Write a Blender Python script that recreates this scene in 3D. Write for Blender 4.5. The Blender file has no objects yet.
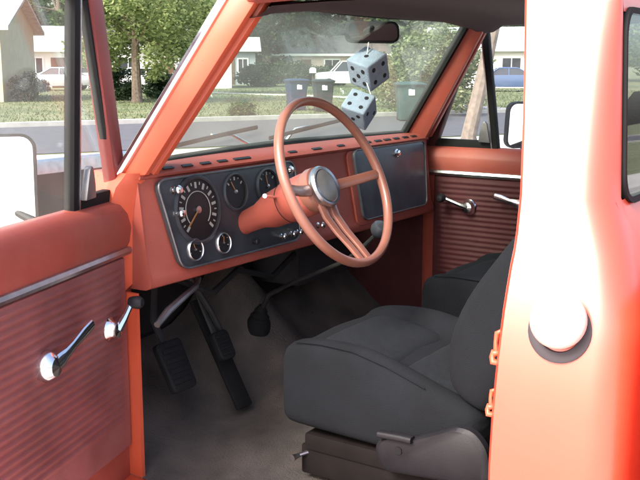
import bpy, bmesh, math, random
from mathutils import Vector, Matrix
R = math.radians
rnd = random.Random(7)
S = bpy.context.scene
COL = S.collection

# ------------------------------------------------------------------ camera
cam_d = bpy.data.cameras.new('camera'); cam = bpy.data.objects.new('camera', cam_d); COL.objects.link(cam)
cam_d.sensor_width = 36.0; cam_d.lens = 950 / 640 * 36.0
cam_d.clip_start = 0.05; cam_d.clip_end = 2000
_r = Vector((0.55411, -0.83244, 0)); _u = Vector((0.15081, 0.10038, 0.98345)); _f = Vector((0.81867, 0.54494, -0.18116))
cam.matrix_world = Matrix(((_r.x, _u.x, -_f.x, -2.5425), (_r.y, _u.y, -_f.y, -1.7005), (_r.z, _u.z, -_f.z, 1.5446), (0, 0, 0, 1)))
S.camera = cam
S.render.resolution_x = 1024; S.render.resolution_y = 768

# ------------------------------------------------------------------ sky, sun, exposure
SUN_DIR = Vector((-0.72, 0.12, 0.66)).normalized()          # towards the sun
elev = math.asin(SUN_DIR.z); az = math.atan2(SUN_DIR.x, SUN_DIR.y)
W = bpy.data.worlds.new('World'); S.world = W; W.use_nodes = True
nt = W.node_tree; nt.nodes.clear()
sky = nt.nodes.new('ShaderNodeTexSky'); sky.sky_type = 'NISHITA'; sky.sun_disc = False
sky.sun_elevation = elev; sky.sun_rotation = az
sky.air_density = 1.0; sky.dust_density = 5.0; sky.ozone_density = 1.0
bg = nt.nodes.new('ShaderNodeBackground'); bg.inputs['Strength'].default_value = 0.15
wo = nt.nodes.new('ShaderNodeOutputWorld')
nt.links.new(sky.outputs[0], bg.inputs['Color']); nt.links.new(bg.outputs[0], wo.inputs['Surface'])
sd = bpy.data.lights.new('sun', 'SUN'); sd.energy = 1.5; sd.angle = R(16); sd.color = (1.0, 0.97, 0.93)
sun = bpy.data.objects.new('sun', sd); COL.objects.link(sun)
sun.rotation_euler = (-SUN_DIR).to_track_quat('-Z', 'Y').to_euler()
S.view_settings.view_transform = 'Standard'; S.view_settings.look = 'None'
S.view_settings.exposure = 1.75; S.view_settings.gamma = 1.0; S.view_settings.use_curve_mapping = False

# ------------------------------------------------------------------ materials
MATS = {}
def mat(name, col, rough=0.6, metal=0.0, var=0.0, scale=8.0, bump=0.0, bscale=60.0, coat=0.0, coat_r=0.1, spec=0.5, col2=None, detail=4.0, chips=0.0, dust=0.0):
    m = bpy.data.materials.new(name); m.use_nodes = True; t = m.node_tree; N = t.nodes; L = t.links
    b = N['Principled BSDF']; b.inputs['Roughness'].default_value = rough; b.inputs['Metallic'].default_value = metal
    b.inputs['Specular IOR Level'].default_value = spec
    b.inputs['Coat Weight'].default_value = coat; b.inputs['Coat Roughness'].default_value = coat_r
    b.inputs['Base Color'].default_value = (*col, 1)
    tc = N.new('ShaderNodeTexCoord')
    if var > 0 or col2:
        n = N.new('ShaderNodeTexNoise'); n.inputs['Scale'].default_value = scale; n.inputs['Detail'].default_value = detail
        L.new(tc.outputs['Object'], n.inputs['Vector'])
        rp = N.new('ShaderNodeValToRGB'); rp.color_ramp.elements[0].position = 0.32; rp.color_ramp.elements[1].position = 0.68
        c2 = col2 or tuple(min(1, c * (1 + var)) for c in col)
        c1 = col if col2 else tuple(c * (1 - var) for c in col)
        rp.color_ramp.elements[0].color = (*c1, 1); rp.color_ramp.elements[1].color = (*c2, 1)
        L.new(n.outputs['Fac'], rp.inputs[0]); L.new(rp.outputs[0], b.inputs['Base Color'])
        mr = N.new('ShaderNodeMapRange'); mr.inputs['To Min'].default_value = max(0.02, rough - 0.08); mr.inputs['To Max'].default_value = min(1, rough + 0.08)
        L.new(n.outputs['Fac'], mr.inputs[0]); L.new(mr.outputs[0], b.inputs['Roughness'])
    if chips > 0 or dust > 0:
        src = b.inputs['Base Color'].links[0].from_socket if b.inputs['Base Color'].links else None
        for amt, sc, lo, hi, cc in ((dust, 2.2, .42, .75, (0.42, 0.33, 0.28)), (chips, 75.0, .66, .70, (0.05, 0.03, 0.025))):
            if amt <= 0: continue
            q = N.new('ShaderNodeTexNoise'); q.inputs['Scale'].default_value = sc; q.inputs['Detail'].default_value = 7; q.inputs['Roughness'].default_value = .65
            L.new(tc.outputs['Object'], q.inputs['Vector'])
            k = N.new('ShaderNodeMapRange'); k.inputs['From Min'].default_value = lo; k.inputs['From Max'].default_value = hi; k.inputs['To Max'].default_value = amt
            L.new(q.outputs['Fac'], k.inputs[0]); mxx = N.new('ShaderNodeMixRGB'); L.new(k.outputs[0], mxx.inputs[0])
            if src: L.new(src, mxx.inputs[1])
            else: mxx.inputs[1].default_value = (*col, 1)
            mxx.inputs[2].default_value = (*cc, 1); src = mxx.outputs[0]
        L.new(src, b.inputs['Base Color'])
    if coat > 0:
        q = N.new('ShaderNodeTexNoise'); q.inputs['Scale'].default_value = 9; q.inputs['Detail'].default_value = 8; L.new(tc.outputs['Object'], q.inputs['Vector'])
        k = N.new('ShaderNodeMapRange'); k.inputs['To Min'].default_value = coat_r * .8; k.inputs['To Max'].default_value = coat_r * 1.2; L.new(q.outputs['Fac'], k.inputs[0]); L.new(k.outputs[0], b.inputs['Coat Roughness'])
    if bump > 0:
        n2 = N.new('ShaderNodeTexNoise'); n2.inputs['Scale'].default_value = bscale; n2.inputs['Detail'].default_value = 3
        L.new(tc.outputs['Object'], n2.inputs['Vector'])
        bp = N.new('ShaderNodeBump'); bp.inputs['Strength'].default_value = bump; bp.inputs['Distance'].default_value = 0.004
        L.new(n2.outputs['Fac'], bp.inputs['Height']); L.new(bp.outputs[0], b.inputs['Normal'])
    MATS[name] = m
    return m
def glass(name, tint, dust, refl=1.0):
    m = bpy.data.materials.new(name); m.use_nodes = True; t = m.node_tree; N = t.nodes; L = t.links
    N.remove(N['Principled BSDF']); out = N['Material Output']
    tr = N.new('ShaderNodeBsdfTransparent'); tr.inputs[0].default_value = (*tint, 1)
    gl = N.new('ShaderNodeBsdfGlossy'); gl.inputs['Roughness'].default_value = 0.02
    lw = N.new('ShaderNodeLayerWeight'); lw.inputs['Blend'].default_value = 0.5
    pw = N.new('ShaderNodeMath'); pw.operation = 'POWER'; pw.inputs[1].default_value = 5.0; L.new(lw.outputs['Facing'], pw.inputs[0])
    ma = N.new('ShaderNodeMath'); ma.operation = 'MULTIPLY_ADD'; ma.inputs[1].default_value = 0.9 * refl; ma.inputs[2].default_value = 0.022 * refl; L.new(pw.outputs[0], ma.inputs[0])
    mx = N.new('ShaderNodeMixShader'); L.new(ma.outputs[0], mx.inputs[0]); L.new(tr.outputs[0], mx.inputs[1]); L.new(gl.outputs[0], mx.inputs[2])
    df = N.new('ShaderNodeBsdfTranslucent'); df.inputs[0].default_value = (0.75, 0.78, 0.72, 1)
    tc = N.new('ShaderNodeTexCoord'); n = N.new('ShaderNodeTexNoise'); n.inputs['Scale'].default_value = 5; n.inputs['Detail'].default_value = 6
    L.new(tc.outputs['Object'], n.inputs['Vector'])
    mr = N.new('ShaderNodeMapRange'); mr.inputs['From Min'].default_value = 0.25; mr.inputs['From Max'].default_value = 0.75
    mr.inputs['To Min'].default_value = dust * 0.6; mr.inputs['To Max'].default_value = dust * 1.4
    L.new(n.outputs['Fac'], mr.inputs[0])
    m2 = N.new('ShaderNodeMixShader'); L.new(mr.outputs[0], m2.inputs[0]); L.new(mx.outputs[0], m2.inputs[1]); L.new(df.outputs[0], m2.inputs[2])
    L.new(m2.outputs[0], out.inputs['Surface']); MATS[name] = m
    return m
def leafmat(name, c1, c2, transl=0.35):
    m = bpy.data.materials.new(name); m.use_nodes = True; t = m.node_tree; N = t.nodes; L = t.links
    b = N['Principled BSDF']; b.inputs['Roughness'].default_value = 0.55; b.inputs['Specular IOR Level'].default_value = 0.3
    g = N.new('ShaderNodeNewGeometry'); rp = N.new('ShaderNodeValToRGB')
    rp.color_ramp.elements[0].color = (*c1, 1); rp.color_ramp.elements[1].color = (*c2, 1)
    L.new(g.outputs['Random Per Island'], rp.inputs[0]); L.new(rp.outputs[0], b.inputs['Base Color'])
    ts = N.new('ShaderNodeBsdfTranslucent'); L.new(rp.outputs[0], ts.inputs[0])
    mx = N.new('ShaderNodeMixShader'); mx.inputs[0].default_value = transl
    L.new(b.outputs[0], mx.inputs[1]); L.new(ts.outputs[0], mx.inputs[2]); L.new(mx.outputs[0], N['Material Output'].inputs['Surface'])
    MATS[name] = m
    return m

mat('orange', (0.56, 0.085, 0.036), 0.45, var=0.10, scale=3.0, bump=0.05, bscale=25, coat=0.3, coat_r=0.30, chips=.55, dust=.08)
mat('orange_in_shade', (0.30, 0.058, 0.040), 0.52, var=0.14, scale=5.0, bump=0.06, bscale=40, spec=0.35, chips=.5, dust=.14)  # same paint as 'orange', darkened in colour for the dimmer cab interior
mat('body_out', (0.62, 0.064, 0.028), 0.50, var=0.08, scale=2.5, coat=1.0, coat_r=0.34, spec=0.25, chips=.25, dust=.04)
MATS['body_out'].node_tree.nodes['Principled BSDF'].inputs['Coat IOR'].default_value = 1.85
mat('frame_paint', (0.20, 0.038, 0.034), 0.45, var=0.15, scale=6)
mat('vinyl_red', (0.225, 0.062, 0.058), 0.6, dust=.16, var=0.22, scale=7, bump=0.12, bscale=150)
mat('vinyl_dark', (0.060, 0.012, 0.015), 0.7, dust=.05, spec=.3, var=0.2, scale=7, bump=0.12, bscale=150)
mat('wheel_tan', (0.24, 0.092, 0.062), 0.36, chips=.4, dust=.10, var=0.12, scale=9, coat=0.3, coat_r=0.2)
mat('column', (0.32, 0.066, 0.046), 0.46, chips=.4, dust=.10, var=0.1, scale=8)
mat('black_panel', (0.034, 0.037, 0.045), 0.42, var=0.25, scale=14, bump=0.05)
mat('grey_panel', (0.085, 0.095, 0.115), 0.38, metal=0.35, var=0.22, scale=10, bump=0.05)
mat('gauge_face', (0.010, 0.010, 0.012), 0.5)
mat('edge_metal', (0.16, 0.165, 0.175), 0.45, metal=0.8, var=.2, scale=30)
mat('cap_shadow', (0.045, 0.035, 0.042), 0.7)  # shade at the fuel cap, put into a dark colour
mat('hub_grey', (0.20, 0.20, 0.19), 0.4, metal=.4, var=.15, scale=40)
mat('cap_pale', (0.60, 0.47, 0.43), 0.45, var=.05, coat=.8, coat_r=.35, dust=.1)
mat('gauge_white', (0.32, 0.32, 0.30), 0.5)
mat('gauge_red', (0.30, 0.14, 0.05), 0.5)
mat('chrome', (0.80, 0.81, 0.83), 0.16, metal=1.0, var=0.06, scale=25)
mat('dull_chrome', (0.55, 0.56, 0.58), 0.33, metal=1.0, var=0.15, scale=30)
mat('mirror_glass', (0.92, 0.93, 0.94), 0.015, metal=1.0)
mat('rubber', (0.009, 0.009, 0.010), 0.8, spec=.25, var=0.2, scale=20)
mat('plastic_dark', (0.011, 0.010, 0.013), 0.55, spec=.35, var=0.15, scale=20, bump=0.08, bscale=220)
mat('seat_fabric', (0.0068, 0.0080, 0.0108), 0.95, spec=.25, var=0.25, scale=9, bump=0.35, bscale=420)
mat('seat_insert', (0.0115, 0.0135, 0.0170), 0.95, spec=.25, var=0.18, scale=60, bump=0.4, bscale=380)
mat('seat_base', (0.008, 0.0055, 0.0055), 0.8, spec=.2, var=0.3, scale=15)
mat('carpet', (0.050, 0.044, 0.041), 0.95, col2=(0.115, 0.094, 0.081), scale=7.5, detail=9, bump=0.9, bscale=160)
mat('firewall', (0.020, 0.018, 0.020), 0.85, var=0.3, scale=6, bump=0.2)
mat('headliner', (0.036, 0.018, 0.023), 0.85, var=0.15, scale=10, bump=0.2, bscale=200)
mat('steel_dark', (0.025, 0.024, 0.025), 0.6, metal=0.2, var=0.25, scale=15)
mat('steel_worn', (0.30, 0.29, 0.30), 0.4, metal=0.8, var=0.25, scale=15)
mat('plush', (0.25, 0.30, 0.385), 0.95, var=0.08, scale=40, bump=0.7, bscale=300)
mat('pip', (0.012, 0.012, 0.016), 0.9)
mat('cord', (0.7, 0.7, 0.7), 0.8)
mat('tyre', (0.02, 0.02, 0.021), 0.85, var=0.2, scale=20)
glass('windshield_glass', (0.86, 0.93, 0.88), 0.042)
glass('side_glass', (0.97, 0.98, 0.975), 0.028)
mat('asphalt', (0.085, 0.085, 0.097), 0.9, var=0.12, scale=3.0, bump=0.4, bscale=30, detail=8)
mat('concrete', (0.52, 0.50, 0.47), 0.9, var=0.10, scale=1.2, bump=0.25, bscale=30, detail=8)
mat('kerb', (0.45, 0.44, 0.42), 0.9, var=0.12, scale=3)
mat('lawn', (0.078, 0.108, 0.042), 1.0, col2=(0.20, 0.205, 0.11), scale=0.55, bump=0.6, bscale=14, detail=9)
mat('bark', (0.16, 0.125, 0.095), 0.95, var=0.35, scale=12, bump=0.8, bscale=30)
mat('pale_bark', (0.17, 0.14, 0.115), 0.95, var=0.25, scale=9, bump=0.8, bscale=25)
leafmat('leaf_bright', (0.12, 0.18, 0.055), (0.46, 0.52, 0.24), .55)
leafmat('leaf_mid', (0.030, 0.065, 0.018), (0.10, 0.16, 0.045))
leafmat('leaf_dark', (0.020, 0.042, 0.020), (0.06, 0.095, 0.042))
leafmat('leaf_pale', (0.10, 0.13, 0.06), (0.30, 0.33, 0.18))
leafmat('leaf_grey', (0.045, 0.05, 0.05), (0.11, 0.12, 0.115))
leafmat('grass_blade', (0.08, 0.12, 0.045), (0.23, 0.24, 0.125))
mat('wall_tan', (0.52, 0.43, 0.30), 0.85, var=0.06, scale=2, bump=0.2)
mat('wall_white', (0.72, 0.71, 0.68), 0.8, var=0.05, scale=2, bump=0.1)
mat('wall_grey', (0.30, 0.33, 0.36), 0.85, var=0.08, scale=2, bump=0.1)
mat('wall_pink', (0.55, 0.45, 0.40), 0.85, var=0.08, scale=2)
mat('roof_pale', (0.42, 0.44, 0.44), 0.85, var=0.15, scale=4, bump=0.3)
mat('roof_dark', (0.12, 0.11, 0.115), 0.9, var=0.2, scale=4, bump=0.3)
mat('white_trim', (0.78, 0.78, 0.77), 0.5)
mat('pane', (0.03, 0.035, 0.045), 0.08, spec=0.8)
mat('door_brown', (0.12, 0.065, 0.04), 0.6, var=0.15, scale=6)
mat('bin_blue', (0.020, 0.030, 0.085), 0.5, var=0.15, scale=5)
mat('bin_grey', (0.022, 0.024, 0.032), 0.5, var=0.15, scale=5)
mat('bin_green', (0.035, 0.075, 0.075), 0.5, var=0.15, scale=5)
mat('sticker', (0.8, 0.8, 0.8), 0.6)
mat('car_white', (0.78, 0.78, 0.78), 0.3, coat=0.6, coat_r=0.1, var=0.02)
mat('car_blue', (0.06, 0.10, 0.20), 0.3, coat=0.6, coat_r=0.1, var=0.02)
mat('car_silver', (0.45, 0.47, 0.50), 0.3, metal=0.3, coat=0.6, coat_r=0.1, var=0.02)
mat('lamp', (0.8, 0.8, 0.78), 0.1, spec=0.8)
mat('tail_red', (0.5, 0.02, 0.02), 0.2)

# ------------------------------------------------------------------ mesh helpers
class MB:
    def __init__(s): s.v = []; s.f = []; s.m = []
    def quad_grid(s, rows, closed_u=False, closed_v=False, mi=0, flip=False):
        b = len(s.v); n = len(rows); k = len(rows[0])
        for r in rows: s.v.extend([tuple(p) for p in r])
        for i in range(n if closed_v else n - 1):
            for j in range(k if closed_u else k - 1):
                a = b + i * k + j; c = b + i * k + (j + 1) % k
                d = b + ((i + 1) % n) * k + (j + 1) % k; e = b + ((i + 1) % n) * k + j
                s.f.append((a, e, d, c) if flip else (a, c, d, e)); s.m.append(mi)
        return b
    def poly(s, pts, mi=0):
        b = len(s.v); s.v.extend([tuple(p) for p in pts]); s.f.append(tuple(range(b, b + len(pts)))); s.m.append(mi)
    def loft(s, rings, mi=0, caps=True):
        s.quad_grid(rings, closed_u=True, mi=mi)
        if caps:
            s.poly(list(reversed(rings[0])), mi); s.poly(rings[-1], mi)
    def box(s, c, h, mi=0, M=None):
        P = [Vector((sx * h[0], sy * h[1], sz * h[2])) for sz in (-1, 1) for sy in (-1, 1) for sx in (-1, 1)]
        if M is not None: P = [M @ p for p in P]
        P = [p + Vector(c) for p in P]; b = len(s.v); s.v.extend([tuple(p) for p in P])
        for f in ((0, 2, 3, 1), (4, 5, 7, 6), (0, 1, 5, 4), (2, 6, 7, 3), (0, 4, 6, 2), (1, 3, 7, 5)):
            s.f.append(tuple(b + i for i in f)); s.m.append(mi)
    def tube(s, pts, rad, n=10, mi=0, caps=True, flat=1.0, up=(0, 0, 1)):
        pts = [Vector(p) for p in pts]; rr = rad if isinstance(rad, (list, tuple)) else [rad] * len(pts)
        rings = []; upv = Vector(up); a = None
        for i, p in enumerate(pts):
            t = (pts[min(i + 1, len(pts) - 1)] - pts[max(i - 1, 0)]).normalized()
            if a is None:
                a = t.cross(upv)
                if a.length < .1: a = t.cross(Vector((1, 0, 0.1)))
            a = a - t * a.dot(t); a.normalize(); b = a.cross(t).normalized()
            rings.append([p + (a * math.cos(q) + b * math.sin(q) * flat) * rr[i] for q in [2 * math.pi * k / n for k in range(n)]])
        s.loft(rings, mi, caps)
    def lathe(s, o, axis, prof, n=24, mi=0, ref=(0, 0, 1), mis=None):
        o = Vector(o); ax = Vector(axis).normalized(); a = ax.cross(Vector(ref))
        if a.length < 1e-3: a = ax.cross(Vector((1, 0, 0)))
        a.normalize(); b = ax.cross(a).normalized()
        rings = [[o + ax * h + (a * math.cos(q) + b * math.sin(q)) * max(r, 1e-4) for q in [2 * math.pi * k / n for k in range(n)]] for r, h in prof]
        for i in range(len(rings) - 1):
            s.quad_grid([rings[i], rings[i + 1]], closed_u=True, mi=(mis[i] if mis else mi))
    def prism(s, pts, off, mi=0):
        off = Vector(off); A = [Vector(p) for p in pts]; B = [p + off for p in A]; n = len(A)
        s.poly(list(reversed(A)), mi); s.poly(B, mi)
        for i in range(n): s.poly([A[i], A[(i + 1) % n], B[(i + 1) % n], B[i]], mi)
    def build(s, name, mats, parent=None, smooth=35, bevel=0, seg=2, subd=0, weld=True, fix=True):
        me = bpy.data.meshes.new(name); me.from_pydata(s.v, [], s.f)
        mats = mats if isinstance(mats, (list, tuple)) else [mats]
        for m in mats: me.materials.append(MATS[m])
        me.polygons.foreach_set('material_index', s.m)
        bm = bmesh.new(); bm.from_mesh(me)
        if weld: bmesh.ops.remove_doubles(bm, verts=bm.verts, dist=1e-5)
        if fix: bmesh.ops.recalc_face_normals(bm, faces=bm.faces)
        if bevel > 0:
            ed = [e for e in bm.edges if len(e.link_faces) == 2 and e.calc_face_angle(0) > R(32)]
            bmesh.ops.bevel(bm, geom=ed, offset=bevel, segments=seg, profile=0.6, affect='EDGES', clamp_overlap=True)
        bm.to_mesh(me); bm.free()
        if smooth:
            me.polygons.foreach_set('use_smooth', [True] * len(me.polygons)); me.set_sharp_from_angle(angle=R(smooth))
        o = bpy.data.objects.new(name, me); COL.objects.link(o)
        if parent is not None: o.parent = parent
        if subd:
            md = o.modifiers.new('subdivision', 'SUBSURF'); md.levels = subd; md.render_levels = subd
        return o
def tag(o, label=None, cat=None, group=None, kind=None):
    if label: o['label'] = label
    if cat: o['category'] = cat
    if group: o['group'] = group
    if kind: o['kind'] = kind
    return o
def thing(name, label, cat, loc=(0, 0, 0), rz=0.0, group=None):
    o = bpy.data.objects.new(name, None); COL.objects.link(o); o.location = loc; o.rotation_euler.z = rz
    o.empty_display_size = 0.2
    return tag(o, label, cat, group)
def smoothstep(a, b, x):
    t = min(1, max(0, (x - a) / (b - a))); return t * t * (3 - 2 * t)
def lerp_tab(tab, z):
    if z <= tab[0][0]: return tab[0][1]
    for (a, x), (b, y) in zip(tab, tab[1:]):
        if z <= b: return x + (y - x) * smoothstep(0, 1, (z - a) / (b - a)) if False else x + (y - x) * (z - a) / (b - a)
    return tab[-1][1]
def rrect(w, h, r, n=4):
    out = []
    for cx, cy, a0 in ((w - r, h - r, 0), (-w + r, h - r, 90), (-w + r, -h + r, 180), (w - r, -h + r, 270)):
        for k in range(n + 1):
            a = R(a0 + 90 * k / n); out.append((cx + r * math.cos(a), cy + r * math.sin(a)))
    return out
def round_poly(pts, r, n=4):
    out = []; N = len(pts); P = [Vector((p[0], p[1])) for p in pts]
    for i in range(N):
        p = P[i]; a = (P[i - 1] - p); b = (P[(i + 1) % N] - p)
        rr = min(r, a.length * 0.45, b.length * 0.45); A = p + a.normalized() * rr; B = p + b.normalized() * rr
        for k in range(n + 1):
            t = k / n; out.append(tuple(A * (1 - t) ** 2 + p * 2 * t * (1 - t) + B * t * t))
    return out

# ================================================================== THE SETTING
V = Vector((0.88, -0.47, 0)).normalized(); NN = Vector((0.47, 0.88, 0)).normalized()     # street direction / across it
def sv(s, t, z=0.0):
    p = NN * s + V * t; return (p.x, p.y, z)
def slab(name, s0, s1, t0, t1, z, m, n=1):
    b = MB(); b.quad_grid([[sv(s0 + (s1 - s0) * i / n, t0 + (t1 - t0) * j / n, z) for j in range(n + 1)] for i in range(n + 1)])
    return tag(b.build(name, m, smooth=0), kind='structure')
b = MB(); b.quad_grid([[(-900 + 1800 * i / 4, -900 + 1800 * j / 4, 0) for j in range(5)] for i in range(5)])
tag(b.build('ground', 'lawn', smooth=0), kind='structure')
slab('driveway', -45, 14.1, -40, 26, 0.006, 'concrete')
slab('road', 14.35, 22.0, -160, 160, 0.010, 'asphalt')
def strip(name, pts, w, h, m):
    b = MB(); L = []
    for i, p in enumerate(pts):
        p = Vector((p[0], p[1], 0)); a = Vector((*pts[max(0, i - 1)][:2], 0)); c = Vector((*pts[min(len(pts) - 1, i + 1)][:2], 0))
        t = (c - a).normalized(); n = Vector((-t.y, t.x, 0)) * w / 2
        L.append([p - n + Vector((0, 0, -0.05)), p - n + Vector((0, 0, h)), p + n + Vector((0, 0, h)), p + n + Vector((0, 0, -0.05))])
    b.loft(L)
    return tag(b.build(name, m, smooth=0, bevel=0.01), kind='structure')
strip('kerb', [sv(22.1, -160), sv(22.1, 0), sv(22.1, 160)], 0.18, 0.13, 'kerb')
strip('kerb', [sv(14.22, -160), sv(14.22, -40)], 0.18, 0.12, 'kerb')
strip('kerb', [sv(14.22, 26), sv(14.22, 160)], 0.18, 0.12, 'kerb')
strip('footpath', [(48, 62), (43, 45), (39.2, 33), (37.2, 23.6), (34.2, 18.6), (29, 11.5)], 1.1, 0.03, 'concrete')
# far lawn tufts: uncountable
b = MB(); g = random.Random(3)
for i in range(60000):
    s = 22.4 + 34 * g.random() ** 1.5; t = -16 + 60 * g.random(); p = Vector(sv(s, t)); a = g.random() * 6.28
    h = 0.03 + 0.06 * g.random(); w = 0.012 + 0.016 * g.random(); d = Vector((math.cos(a), math.sin(a), 0)) * w
    b.v += [tuple(p - d), tuple(p + d), tuple(p + Vector((g.uniform(-.06, .06), g.uniform(-.06, .06), h)))]
    n = len(b.v); b.f.append((n - 3, n - 2, n - 1)); b.m.append(0)
tag(b.build('lawn_grass', 'grass_blade', smooth=0, weld=False, fix=False), 'dry mown grass on the lawn across the street', 'grass', kind='stuff')

# ================================================================== THE PICKUP
TR = thing('pickup_truck', 'orange pickup truck with driver door open, red dash and grey bucket seats', 'truck')
SIDE = [(0.30, .905), (0.45, .940), (0.62, .958), (0.80, .962), (0.90, .955), (1.02, .935), (1.10, .915), (1.17, .890), (1.22, .866), (1.30, .842), (1.45, .794), (1.60, .742), (1.70, .707), (1.76, .675)]
def sx(z): return lerp_tab(SIDE, z)
YO = [(0.30, -1.03), (1.20, -1.030), (1.30, -1.025), (1.45, -1.006), (1.60, -.982), (1.76, -.955)]
YC = [(0.30, -1.20), (1.08, -1.195), (1.20, -1.165), (1.30, -1.130), (1.70, -1.095), (1.76, -1.085)]
YR = [(0.30, -1.275), (1.10, -1.27), (1.20, -1.235), (1.30, -1.192), (1.70, -1.150), (1.76, -1.14)]
def win(z): return lerp_tab([(1.285, .757), (1.655, .682)], z)
zs = [0.30, 0.36, .42, .5, .6, .7, .8, .88, .95, 1.0, 1.05, 1.09, 1.13, 1.17, 1.20, 1.23, 1.26, 1.30, 1.36, 1.44, 1.52, 1.60, 1.66, 1.70, 1.74, 1.76]
for sgn in (-1, 1):
    b = MB(); rows = []
    for z in zs:
        x, yo, yc, yr = sx(z), lerp_tab(YO, z), lerp_tab(YC, z), lerp_tab(YR, z); r = yc - yr; cr = .075 if z < 1.18 else min(.075, x - win(z) - .012); xr = .78 if z < 1.18 else win(z) + .006
        row = [(x - .075, yo + .012, z), (x - .030, yo + .012, z), (x - .028, yo + .004, z), (x - .008, yo + .003, z), (x, yo - .004, z)]
        for k in range(1, 4): row.append((x, yo - .004 + (yc - yo + .004) * k / 3, z))
        for k in range(1, 9):
            a = R(90 * k / 8); row.append((x - cr + cr * math.cos(a), yc - r * math.sin(a), z))
        row.append((xr, yr, z)); row.append((xr, yr + .03, z))
        rows.append([(sgn * p[0], p[1], p[2]) for p in row])
    b.quad_grid(rows)
    b.build('cab_side_panel', 'body_out', TR, smooth=40)
# rear wall: lower sheet, header, and window with gasket
b = MB()
b.quad_grid([[(x, lerp_tab(YR, z) + .002, z) for x in (-.79, -.4, 0, .4, .79)] for z in (.30, .6, .9, 1.10, 1.20, 1.295)])
b.quad_grid([[(x, lerp_tab(YR, z) + .002, z) for x in (-.68, 0, .68)] for z in (1.645, 1.70, 1.76)])
b.build('rear_wall', 'body_out', TR)
b = MB(); b.quad_grid([[(x, -1.15, z) for x in (-.78, 0, .78)] for z in (.30, .8, 1.27)])
b.build('rear_trim', 'vinyl_dark', TR)
rw = MB(); o_ = rrect(1.0, .185, .06, 6); i_ = rrect(.986, .174, .055, 6)
def rp(p, off): z = 1.47 + p[1]; return (p[0] * win(z), lerp_tab(YR, z) + off, z)
rw.quad_grid([[rp(p, -.002) for p in o_], [rp(p, -.006) for p in o_], [rp(p, -.006) for p in i_], [rp(p, .02) for p in i_], [rp(p, .02) for p in o_], [rp(p, -.002) for p in o_]], closed_u=True)
g_ = rw.build('rear_window_gasket', 'rubber', TR, smooth=30)
b = MB(); b.loft([[rp(p, -.004) for p in rrect(.988, .176, .055, 6)], [rp(p, .002) for p in rrect(.988, .176, .055, 6)]]); b.build('rear_window', 'side_glass', g_, smooth=0)
# roof and headliner
b = MB(); rows = []
for i in range(13):
    t = i / 12; y = -.20 - .955 * t; ze = 1.735 + .02 * math.sin(math.pi * t); rows.append([])
    for j in range(15):
        u = -1 + 2 * j / 14; hw = .695 + .03 * t
        rows[-1].append((u * hw, y + (.035 * (1 - u * u) if t < .05 else 0), ze + .055 * (1 - abs(u) ** 3) * math.sin(math.pi * (0.12 + 0.76 * t)) ** .6))
b.quad_grid(rows)
low = [[(p[0] * .985, p[1], 1.722) for p in (rows[0][0], rows[0][7], rows[0][14])], [(p[0] * .985, p[1], 1.722) for p in (rows[-1][0], rows[-1][7], rows[-1][14])]]
b.quad_grid(low)
b.build('roof', 'body_out', TR)
b = MB(); rows = []
for y, z in ((-.235, 1.695), (-.25, 1.685), (-.29, 1.690), (-.33, 1.712), (-.5, 1.716), (-.9, 1.716), (-1.10, 1.70), (-1.145, 1.64)):
    rows.append([(x, y + (.018 * (1 - (x / .64) ** 2) if y > -.3 else 0), z - (.03 * smoothstep(.5, .69, abs(x)))) for x in (-.69, -.66, -.60, -.4, 0, .4, .60, .66, .69)])
b.quad_grid(rows); b.build('headliner', 'headliner', TR)
for sgn in (-1, 1):   # door header rail
    b = MB(); b.tube([(sgn * .69, -.27, 1.712), (sgn * .70, -.6, 1.722), (sgn * .705, -1.0, 1.715)], .024, 8); b.build('door_header', 'headliner' if sgn > 0 else 'orange_in_shade', TR)

# windshield pillars
PB = dict(IF=(-.735, .075, 1.275), IR=(-.742, .0, 1.265), OR=(-.795, -.005, 1.27), OF=(-.815, .07, 1.27))
PT = dict(IF=(-.622, -.235, 1.70), IR=(-.635, -.30, 1.705), OR=(-.690, -.30, 1.715), OF=(-.712, -.215, 1.715))
for sgn in (-1, 1):
    b = MB(); rings = []
    for t in (0, .25, .5, .75, 1):
        q = {k: Vector(PB[k]).lerp(Vector(PT[k]), t) for k in PB}
        c1 = q['IR'].lerp(q['OR'], .45)
        pts = [q['IF'], q['IR'], q['IR'].lerp(q['OR'], .35), q['IR'].lerp(q['OR'], .42) + Vector((0, .010, 0)), q['IR'].lerp(q['OR'], .60) + Vector((0, .012, 0)), q['IR'].lerp(q['OR'], .68), q['OR'], q['OR'].lerp(q['OF'], .5) + Vector((-.006, 0, 0)), q['OF']]
        rings.append([Vector((p.x * -sgn, p.y, p.z)) for p in pts])
    b.loft(rings); b.build('windshield_pillar', 'orange' if sgn < 0 else 'orange_in_shade', TR, smooth=30, bevel=.003)
    b = MB()
    b.tube([Vector((PB['OF'][0] * -sgn - (-sgn) * .004, PB['OF'][1] - .004, PB['OF'][2])).lerp(Vector((PT['OF'][0] * -sgn, PT['OF'][1], PT['OF'][2])), t) for t in (0, .5, 1)], .012, 8)
    b.build('drip_rail', 'chrome', TR)
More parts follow.
